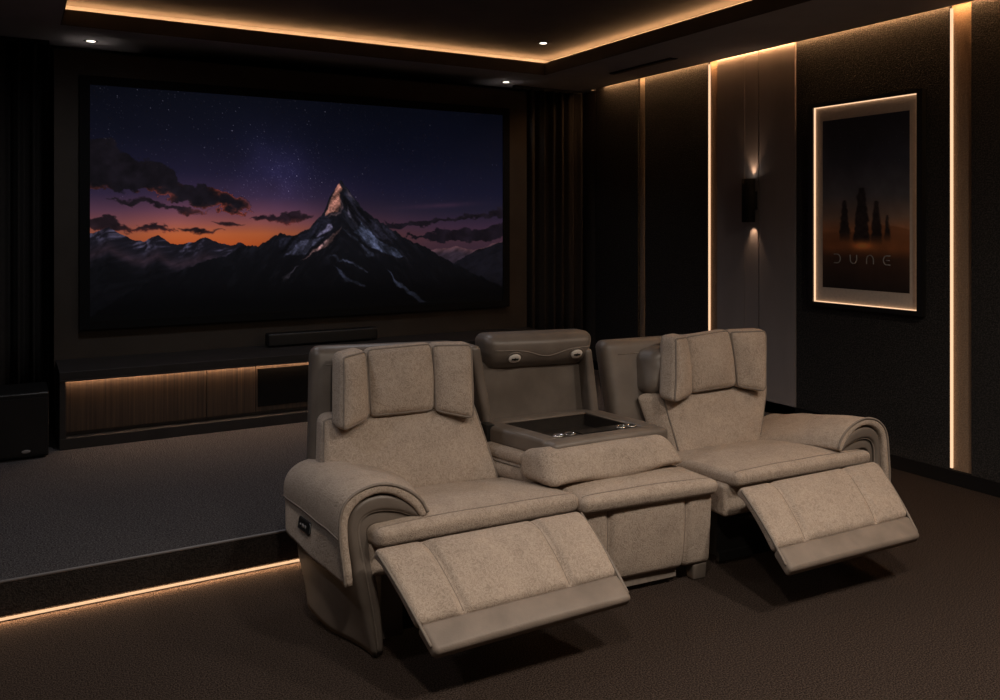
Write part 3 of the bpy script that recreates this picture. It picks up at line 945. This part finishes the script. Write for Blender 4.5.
def rim(b, edge, r=.006, steps=14, mi=1):
    b.tube(catmull(edge(steps), 2, True), r, True, 6, mi)


def band_sweep(mb, outer, inner, stations, warp, mi=0, rnd=.012, m=5):
    """Solid band between two open profiles (x,z) swept along y, with softened ends."""
    o = [Vector((p[0], 0, p[1])) for p in outer]; i = [Vector((p[0], 0, p[1])) for p in inner]
    o = catmull(o, m); i = catmull(i, m)
    n = len(o)
    rings = []
    ys = [(stations[0] + rnd * (1 - math.sin(a)), rnd * (1 - math.cos(a))) for a in (0, .5, 1.0, 1.571)][::1]
    ys = [(stations[0] + rnd * (1 - math.cos(a)), rnd * (1 - math.sin(a))) for a in (0.15, .5, 1.0, 1.571)]
    ys += [(y, 0) for y in stations[1:-1]]
    ys += [(stations[-1] - rnd * (1 - math.cos(a)), rnd * (1 - math.sin(a))) for a in (1.571, 1.0, .5, .15)]
    for y, ins in ys:
        ring_ = []
        for a, c in zip(o, i):
            d = (c - a); L = d.length
            d = d.normalized() if L > 1e-6 else Vector()
            k = min(ins, L * .45)
            ring_.append(a + d * k)
        for a, c in zip(reversed(o), reversed(i)):
            d = (a - c); L = d.length
            d = d.normalized() if L > 1e-6 else Vector()
            k = min(ins, L * .45)
            ring_.append(c + d * k)
        rings.append([warp(Vector((p.x, y, p.z))) for p in ring_])
    vs, fs = [], []
    w_ = 2 * n
    for rr in rings:
        vs += rr
    for q in range(len(rings) - 1):
        for j in range(w_):
            l = (j + 1) % w_
            fs.append((q * w_ + j, q * w_ + l, (q + 1) * w_ + l, (q + 1) * w_ + j))
    for q in (0, len(rings) - 1):
        for j in range(n - 1):
            fs.append((q * w_ + j, q * w_ + j + 1, q * w_ + w_ - 2 - j, q * w_ + w_ - 1 - j))
    mb.add(vs, fs, mi)
    return [warp(Vector((p.x, stations[0] + .002, p.z))) for p in o]


ARM_OUT = [(-.020, .012), (-.045, .12), (-.080, .26), (-.103, .40), (-.108, .49), (-.092, .548), (-.060, .578), (-.020, .592), (.030, .594), (.085, .579), (.132, .548), (.172, .500)]
ARM_IN = [(.022, .012), (.018, .12), (.004, .26), (-.018, .38), (-.030, .44), (-.030, .462), (-.020, .474), (.000, .480), (.040, .479), (.090, .472), (.130, .466), (.162, .474)]
PAD_OUT = [(-.128, .290), (-.136, .36), (-.142, .44), (-.142, .52), (-.128, .572), (-.098, .606), (-.055, .627), (.005, .636), (.065, .626), (.122, .600), (.168, .560), (.198, .508)]
PAD_IN = [(-.098, .290), (-.104, .36), (-.110, .44), (-.110, .51), (-.096, .548), (-.070, .576), (-.035, .593), (.010, .599), (.058, .590), (.103, .565), (.142, .532), (.174, .488)]


def arm(side):
    """side -1: left of the photo, +1: right of the photo (mirrored profile)."""
    def warp(p):
        x, y, z = p
        y = y * float(np.interp(z, [0, .09, .19, .30, .45], [.55, .62, .76, .84, 1.0])) if y > 0 else y
        yy = max(0.0, y)
        x -= .085 * yy
        low = max(0.0, min(1.0, (.42 - z) / .40))
        if x < .0 - .03 + .06 * low:
            x -= .12 * low * smooth01(yy, 0, .45)
        if x > .03:
            x += .26 * yy * smooth01(x, .03, .17)
        z += .05 * low * smooth01(yy, .20, .45)
        y = y + .03 * smooth01(z, .2, .6) * smooth01(-y, -.3, .0)      # front face leans back a little at the top
        z -= (.030 * smooth01(yy, .1, .5) + .035 * smooth01(yy, .45, .75)) * smooth01(z, .3, .6)
        if side > 0:
            z -= .085 * min(yy, .7) * smooth01(z, .3, .5)
        n = noise.noise(Vector((x * 7, y * 7, z * 7))) * .0035
        if side > 0:
            x = 2.525 - x
        return Vector((x + n, y, z + n))
    st = [0.012] + [.012 + .72 * i / 14 for i in range(1, 14)] + [.735]
    b = MB()
    mid = [(a_[0] * .46 + c_[0] * .54, a_[1] * .46 + c_[1] * .54) for a_, c_ in zip(ARM_OUT, ARM_IN)]
    band_sweep(b, ARM_OUT, mid, [-.002] + st[1:], warp, 0, .020)
    band_sweep(b, mid, ARM_IN, [.020] + st[1:], warp, 0, .012)
    b.tube(catmull([warp(Vector((x, .012, z))) for x, z in mid], 4), .0030, seg=6, mi=1)
    a = b.build('armrest', [LE, M['piping']], sofa)
    b = MB()
    st2 = [-.012] + [-.012 + .752 * i / 16 for i in range(1, 16)] + [.745]
    fr = band_sweep(b, PAD_OUT, PAD_IN, st2, warp, 0, .014)
    b.build('arm_pad', [FB], a, label='beige fabric pad draped over the armrest')
    b = MB()
    b.tube(fr, .0058, seg=6)
    hem = [warp(Vector((-.146, y, .455 + .0 * y))) for y in [-.0 + .73 * i / 16 for i in range(17)]]
    b.tube(hem, .0032, seg=6)
    b.build('piping', M['piping'], a)
    if side < 0:
        # power switch set into the outer face of the pad
        b = MB()
        c = [warp(Vector((-.1475, y, z))) for (y, z) in ((.50, .418), (.355, .424), (.355, .376), (.50, .366))]
        bk = [p + Vector((.012, 0, 0)) for p in c]
        c = [p + Vector((-.002, 0, 0)) for p in c]
        pad(b, c, bk, r=.007, n=(4, 3, 2), k=3)
        f0 = [Vector(p) + Vector((-.0015, 0, 0)) for p in c]
        for u0, u1, v0, v1 in ((.22, .30, .42, .58), (.42, .52, .36, .62), (.56, .60, .40, .60), (.66, .76, .36, .62)):
            q = [f0[0].lerp(f0[1], u).lerp(f0[3].lerp(f0[2], u), v) for u, v in ((u0, v0), (u1, v0), (u1, v1), (u0, v1))]
            b.hexa([p + Vector((.003, 0, 0)) for p in q], [p + Vector((-.001, 0, 0)) for p in q], 1)
        b.build('control_panel', [M['black_plastic'], M['trim_metal']], a, label='black power recline switch plate')
    return a


arm(-1)
arm(1)


def headrest(c, lw, rw, sd):
    """c: centre pad front corners; lw, rw: wing front corners (TL,TR,BR,BL)."""
    b = MB()
    back = Vector((0, .10, -.012))
    e, s = pad(b, c, [Vector(p) + back for p in c], r=.036, bulge=.036, back_bulge=.01, n=(18, 20, 2), bp=2.2, amp=.007, freq=9, seed=sd, warp=lambda p, u, v, t: p + Vector((.016 * math.sin(math.pi * v) * (u - .2), 0, 0)))
    rim(b, e, .0045)
    h = b.build('headrest', [FB, M['piping']], sofa)
    for q, dv in ((lw, Vector((-.030, .115, .006))), (rw, Vector((.004, .105, .0)))):
        b = MB()
        e, s = pad(b, q, [Vector(p) + dv for p in q], r=.036, bulge=.030, back_bulge=.01, n=(12, 20, 2), bp=2.2, amp=.006, freq=9, seed=sd + 3)
        rim(b, e, .0052)
        b.build('headrest_wing', [FB, M['piping']], h)
    return h


def backrest(F, depth, sd):
    b = MB()
    B = [Vector(p) + Vector((d[0], d[1], d[2])) for p, d in zip(F, depth)]
    e, s = pad(b, F, B, r=.04, bulge=.035, n=(26, 20, 3), amp=.006, freq=6, seed=sd)
    rim(b, e, .005)
    return b.build('backrest', [FB, M['piping']], sofa)


def back_shell(F, depth, sd):
    b = MB()
    e, s = pad(b, F, [Vector(p) + Vector(depth) for p in F], r=.045, bulge=.012, n=(20, 22, 3), amp=.010, freq=7, seed=sd)
    # seam rectangle across the upper shell
    b.tube([s(u, .13) + Vector((0, -.001, 0)) for u in np.linspace(.08, .92, 14)], .0028, seg=5, mi=1)
    return b.build('back_shell', [LE, M['piping']], sofa)


def seat(F, B, sd, seamv=.93):
    b = MB()
    e, s = pad(b, F, B, r=.032, bulge=.030, n=(30, 24, 2), amp=.006, freq=5, seed=sd, bp=2.6)
    pts = [s(u, seamv, 1.0) for u in np.linspace(.02, .98, 26)]
    b.tube(catmull(pts, 2), .0028, seg=6, mi=1)
    return b.build('seat_cushion', [FB, M['seam']], sofa)


def footrest(TL, TR, BR, BL, t, sd, band=.74):
    TL, TR, BR, BL = map(Vector, (TL, TR, BR, BL))
    nrm = (TR - TL).cross(BL - TL).normalized()
    if nrm.y > 0:
        nrm = -nrm
    dn = -nrm * t
    b = MB()
    ml, mr = TL.lerp(BL, band), TR.lerp(BR, band)
    def warp(p, u, v, tt):      # soft nose over the top edge
        return p + nrm * (.014 * math.sin(math.pi * min(1, v * .9 + .1)) - .012 * (1 - smooth01(v, 0, .2)))
    e, s = pad(b, [TL, TR, mr, ml], [p + dn for p in (TL, TR, mr, ml)], r=.022, bulge=.012, seams=(('u', .215, .020, .014), ('u', .745, .020, .014)), n=(84, 20, 2), amp=.005, freq=6, warp=warp, seed=sd)
    for u in (.215, .745):
        b.tube([s(u, v) + nrm * .001 for v in np.linspace(.03, .97, 14)], .0024, seg=5, mi=1)
    f = b.build('footrest', [FB, M['seam']], sofa)
    b = MB()
    pad(b, [ml.lerp(mr, .004) - nrm * .002, mr.lerp(ml, .004) - nrm * .002, BR, BL], [p + dn * .96 for p in (ml, mr, BR, BL)], r=.018, bulge=.006, n=(30, 6, 2), amp=.003, freq=8, seed=sd)
    b.build('footrest_band', [M['leather_band']], f, label='taupe faux leather front band')
    b = MB()
    L = [TL.lerp(BL, q) - nrm * (.016 - .016 * math.sin(math.pi * min(1, q * .9 + .1))) + (TL - TR).normalized() * -.002 for q in np.linspace(.05, .93, 20)]
    Rr = [TR.lerp(BR, q) - nrm * (.016 - .016 * math.sin(math.pi * min(1, q * .9 + .1))) + (TR - TL).normalized() * -.002 for q in np.linspace(.05, .93, 20)]
    for q_ in (L, Rr):
        b = MB(); b.tube(q_, .006, seg=6); b.build('piping', M['piping'], f)
    # folding linkage below
    for q in (.18, .82):
        b = MB()
        a0 = TL.lerp(TR, q) + dn + Vector((0, .06, -.03)); a1 = BL.lerp(BR, q) + dn * 1.05 + Vector((0, .05, .04))
        b.tube([Vector((a0.x, .30, .20)), (a0 + a1) / 2 + Vector((0, .03, -.0))], .010, seg=6)
        b.tube([a0, a1], .009, seg=6)
        b.build('linkage', M['mech'], f)
    return f


# ---- left seat
back_shell([(-.060, .80, 1.052), (.66, .80, 1.036), (.72, .66, .42), (-.105, .66, .42)], (0, .12, -.01), 1)
backrest([(-.060, .625, .766), (.655, .625, .79), (.735, .475, .425), (-.10, .475, .425)], [(0, .13, .0), (0, .13, 0), (0, .16, 0), (0, .16, 0)], 2)
headrest([(.145, .655, 1.052), (.460, .655, 1.062), (.445, .575, .755), (.140, .575, .755)],
         [(.022, .585, 1.034), (.150, .650, 1.046), (.146, .570, .752), (-.006, .485, .720)],
         [(.453, .650, 1.052), (.642, .595, 1.052), (.612, .500, .712), (.438, .570, .752)], 3)
seat([(-.12, .54, .440), (.80, .52, .440), (.880, .022, .480), (-.015, -.050, .490)], [(-.12, .54, .36), (.80, .52, .36), (.880, .030, .402), (-.015, -.040, .412)], 4)
footrest((-.045, -.085, .452), (.825, -.055, .456), (.836, -.420, .235), (.060, -.430, .205), .055, 5)

# ---- right seat
back_shell([(1.475, .80, .988), (2.45, .80, .990), (2.40, .66, .42), (1.490, .66, .42)], (0, .12, -.01), 11)
backrest([(1.720, .615, .715), (2.450, .615, .720), (2.260, .475, .425), (1.735, .475, .415)], [(-.13, .09, .0), (0, .13, 0), (0, .16, 0), (-.06, .16, 0)], 12)
headrest([(1.905, .655, 1.010), (2.205, .655, 1.032), (2.192, .575, .725), (1.885, .575, .712)],
         [(1.790, .585, 1.014), (1.917, .650, 1.010), (1.895, .570, .704), (1.705, .485, .690)],
         [(2.198, .650, 1.020), (2.425, .595, 1.022), (2.330, .500, .692), (2.184, .570, .722)], 13)
seat([(1.60, .54, .440), (2.40, .52, .440), (2.545, -.005, .480), (1.655, -.045, .485)], [(1.60, .54, .36), (2.40, .52, .36), (2.545, .005, .405), (1.655, -.035, .415)], 14)
footrest((1.625, -.085, .450), (2.500, -.055, .458), (2.366, -.420, .222), (1.590, -.430, .208), .055, 15)

b = MB(); pad(b, [(1.70, .665, .935), (1.84, .665, .96), (1.84, .64, .70), (1.66, .63, .72)], [(1.66, .83, .92), (1.84, .83, .96), (1.84, .80, .70), (1.62, .80, .70)], r=.05, n=(8, 14, 5), bulge=.01, amp=.02, freq=14)
b.build('headrest_support', LE, sofa)
# ---- bases under the seats
b = MB(); pad(b, [(-.03, .02, .42), (.85, .06, .42), (.85, .06, .29), (-.03, .02, .29)], [(-.03, .60, .42), (.85, .60, .42), (.85, .60, .29), (-.03, .60, .29)], r=.02, n=(12, 4, 6))
b.build('seat_apron', FB, sofa)
b = MB(); pad(b, [(1.63, .02, .42), (2.50, .06, .42), (2.50, .06, .27), (1.63, .02, .27)], [(1.63, .60, .42), (2.50, .60, .42), (2.50, .60, .27), (1.63, .60, .27)], r=.02, n=(12, 4, 6))
b.build('seat_apron', FB, sofa)
for x0, x1 in ((.03, .84), (1.70, 2.46)):
    b = MB(); b.box(x0, x1, .16, .70, .04, .30)
    b.box(x0, x1, .14, .16, .02, .06)
    b.build('mechanism_box', M['mech'], sofa, smooth=False)
    for s in (0, 1):
        x = x0 + .03 if s == 0 else x1 - .03
        b = MB(); b.lathe([(.022, 0), (.025, .04)], (x, .60, 0), (1, 0, 0), (0, 1, 0), (0, 0, 1), 16); b.build('foot', M['mech'], sofa)
b = MB(); b.box(.030, .115, .07, .16, .035, .30); b.build('front_post', LE, sofa, smooth=False)

# ---- middle console
b = MB()
e, s = pad(b, [(.895, .030, .420), (1.572, .020, .420), (1.572, .045, .072), (.895, .055, .072)], [(.895, .60, .42), (1.572, .60, .42), (1.572, .60, .072), (.895, .60, .072)], r=.028, bulge=.016, seams=(('u', .185, .018, .012), ('u', .775, .018, .012)), n=(70, 16, 6), amp=.004, freq=6, seed=21)
for u in (.185, .775):
    b.tube([s(u, v) + Vector((0, -.001, 0)) for v in np.linspace(.05, .97, 12)], .0026, seg=5, mi=1)
b.build('console_front', [FB, M['seam']], sofa)
b = MB(); b.box(.96, 1.40, .075, .56, .030, .075); b.build('plinth', M['piping'], sofa, smooth=False)
for x, y in ((1.52, .085), (.93, .10), (1.52, .52), (.93, .52)):
    b = MB(); pad(b, [(x - .04, y - .03, .075), (x + .04, y - .03, .075), (x + .035, y - .025, 0), (x - .035, y - .025, 0)], [(x - .04, y + .03, .075), (x + .04, y + .03, .075), (x + .035, y + .025, 0), (x - .035, y + .025, 0)], r=.008, n=(3, 3, 3), k=2)
    b.build('foot', LE, sofa)
seat([(.83, .56, .462), (1.53, .56, .462), (1.575, -.025, .462), (.870, -.020, .468)], [(.83, .56, .38), (1.53, .56, .38), (1.575, -.010, .392), (.870, -.005, .396)], 22, .92)

# upright back of the console: side posts, recessed panel, padded top roll with two reading lamps
b = MB()
pad(b, [(.676, .72, 1.018), (.735, .72, 1.018), (.800, .70, .60), (.755, .70, .60)], [(.676, .90, 1.018), (.735, .90, 1.018), (.800, .90, .60), (.755, .90, .60)], r=.022, n=(3, 14, 6), amp=.003)
pad(b, [(1.318, .72, .965), (1.362, .72, .965), (1.400, .70, .60), (1.345, .70, .60)], [(1.318, .90, .965), (1.362, .90, .965), (1.400, .90, .60), (1.345, .90, .60)], r=.018, n=(3, 14, 6), amp=.003)
pad(b, [(.72, .800, .92), (1.345, .800, .92), (1.365, .785, .58), (.775, .785, .58)], [(.72, .90, .92), (1.345, .90, .92), (1.365, .90, .58), (.775, .90, .58)], r=.01, n=(16, 12, 2), amp=.006, freq=5)
b.build('console_back', [LE], sofa)
b = MB()
def rollwarp(p, u, v, t):
    return p + Vector((0, -.040 * math.exp(-((v - .55) / .45) ** 2) * smooth01(t, .5, 1), 0))
e, s = pad(b, [(.764, .735, 1.062), (1.392, .735, 1.052), (1.350, .800, .872), (.790, .800, .882)], [(.764, .92, 1.062), (1.392, .92, 1.052), (1.350, .92, .872), (.790, .92, .882)], r=.05, bulge=.012, n=(26, 12, 3), amp=.004, freq=7, warp=rollwarp, seed=31)
curve = [s(u, .42 + .20 * math.exp(-((u - .54) / .17) ** 2)) + Vector((0, -.001, 0)) for u in np.linspace(.06, .96, 30)]
b.tube(curve, .0032, seg=6, mi=1)
roll = b.build('padded_top', [LE, M['piping']], sofa)
for u, v in ((.235, .645), (.835, .61)):
    p = s(u, v); p2 = s(u + .02, v); p3 = s(u, v + .04)
    ax = (p2 - p).normalized(); n = ax.cross((p3 - p).normalized()).normalized()
    if n.y > 0:
        n = -n
    ay = n.cross(ax).normalized()
    b = MB(); b.lathe([(.046, -.010), (.046, -.001), (.041, .002), (.038, -.001)], p, ax, ay * .78, n, 32)
    b.build('lamp_ring', LE, roll)
    b = MB()
    b.lathe([(.033, -.004), (.033, .004), (.030, .007), (.012, .008)], p, ax, ay * .78, n, 32)
    b.lathe([(.008, .0085), (.007, .0110)], p, ax, ay, n, 18, 1)
    b.hexa([p + ax * x + ay * y + n * .008 for x, y in ((-.018, -.0045), (.018, -.0045), (.018, .0045), (-.018, .0045))], [p + ax * x + ay * y + n * .0102 for x, y in ((-.018, -.0045), (.018, -.0045), (.018, .0045), (-.018, .0045))], 1)
    b.build('reading_lamp', [M['white_plastic'], M['black_plastic']], roll, label='round pale reading lamp set in the padded top')

# fold-down table: leather tray frame with storage well, cup holders and switch strip
FL, FR, BR_, BL_ = Vector((.860, .215, 0)), Vector((1.500, .255, 0)), Vector((1.385, .775, 0)), Vector((.700, .750, 0))
def tp(u, v, z):
    p = FL.lerp(FR, u).lerp(BL_.lerp(BR_, u), v)
    return Vector((p.x, p.y, z))
b = MB()
def bar(u0, u1, v0, v1, zt, zb, r=.016, n=(10, 3, 2), bul=.004, mi=0):
    pad(b, [tp(u0, v1, zt), tp(u1, v1, zt), tp(u1, v0, zt), tp(u0, v0, zt)], [tp(u0, v1, zb), tp(u1, v1, zb), tp(u1, v0, zb), tp(u0, v0, zb)], r=r, n=n, bulge=bul, amp=.003, mi=mi)
zt, zb = .648, .572
bar(0, 1, 0, .17, zt - .004, zb, .022, (24, 4, 2), .006)
bar(0, .15, .12, 1, zt, zb, .018, (4, 16, 2), .004)
bar(.85, 1, .12, 1, zt, zb, .018, (4, 16, 2), .004)
bar(.1, .9, .86, 1, zt, zb, .014, (20, 4, 2), .004)
bar(.1, .9, .1, .95, zb + .012, zb, .004, (8, 8, 1), 0, 1)
table = b.build('fold_down_table', [LE, M['wood_cup']], sofa)
b = MB()
def flat(u0, u1, v0, v1, zt_, zb_):
    b.hexa([tp(u0, v0, zb_), tp(u1, v0, zb_), tp(u1, v1, zb_), tp(u0, v1, zb_)], [tp(u0, v0, zt_), tp(u1, v0, zt_), tp(u1, v1, zt_), tp(u0, v1, zt_)])
flat(.14, .86, .15, .33, zt - .006, zb + .01)
flat(.148, .152, .33, .86, zt - .008, zb + .01); flat(.848, .852, .33, .86, zt - .008, zb + .01); flat(.15, .85, .856, .860, zt - .008, zb + .01)  # thin dark wall sheets put the well's shade into colour
b.build('tray_insert', M['wood_cup'], table, smooth=False)
b = MB(); flat(.36, .66, .175, .30, zt - .001, zt - .008)
b.build('switch_strip', M['black_plastic'], table, smooth=False, label='glossy black switch strip')
for u in (.20, .295, .735, .83):
    p = tp(u, .235, zt - .006)
    b = MB(); b.lathe([(.020, .001), (.0205, .006), (.024, .007), (.0265, .004), (.0265, -.001)], p, (1, 0, 0), (0, 1, 0), (0, 0, 1), 28)
    o = b.build('cup_holder', M['chrome'], table, label='chrome cup holder ring')
    b = MB(); b.lathe([(.0195, .0012), (.0195, .0022)], p, (1, 0, 0), (0, 1, 0), (0, 0, 1), 24)
    b.build('cup_well', M['black_plastic'], table)
b = MB()
for u in (.145, .855):
    b.tube([tp(u, .35, zt - .004), tp(u, .86, zt - .004)], .003, seg=5)
b.tube([tp(.15, .855, zt - .005), tp(.85, .855, zt - .005)], .004, seg=6)
b.build('well_trim', M['leather_band'], table)
# hinge cut-out at the left rear of the table
b = MB(); q = tp(.0, .80, .61)
b.box(q.x - .012, q.x + .028, q.y - .02, q.y + .05, .575, .655); b.build('hinge_plate', M['black_plastic'], table, smooth=False)

# folded cushion under the table
b = MB()
pad(b, [tp(-.05, 1.0, .578), tp(1.03, 1.0, .578), tp(1.03, .02, .575), tp(-.05, .02, .575)], [tp(-.05, 1.0, .512), tp(1.03, 1.0, .512), tp(1.03, .02, .512), tp(-.05, .02, .512)], r=.030, n=(20, 16, 3), bulge=.0, amp=.006, freq=7)
pad(b, [tp(-.08, 1.0, .518), tp(1.03, 1.0, .518), tp(1.03, .02, .518), tp(-.08, .10, .518)], [tp(-.08, 1.0, .425), tp(1.03, 1.0, .440), tp(1.03, .02, .455), tp(-.08, .10, .440)], r=.042, n=(20, 16, 3), bulge=.0, amp=.006, freq=7)
b.tube([tp(-.060, v, .515) for v in np.linspace(.05, .98, 12)], .004, seg=6, mi=1)
cush = b.build('folded_cushion', [FB, M['piping']], sofa)
b = MB()
def pw(p, u, v, t):
    sag = .012 * math.sin(u * 9.0) * smooth01(v, .6, 1)
    return p + Vector((0, 0, sag))
e, s = pad(b, [(.800, .215, .640), (1.455, .215, .632), (1.555, .160, .478), (.790, .100, .472)], [(.745, .36, .600), (1.48, .36, .59), (1.50, .36, .480), (.735, .36, .480)], r=.050, bulge=.022, n=(28, 14, 3), amp=.008, freq=7, warp=pw, seed=41)
ed = e(14)
b.tube(catmull([s(u, 1.0, .62) for u in np.linspace(-.0, 1.0, 20)], 2), .005, seg=6, mi=1)
b.build('folded_headrest', [FB, M['piping']], cush)

bpy.context.view_layer.update()
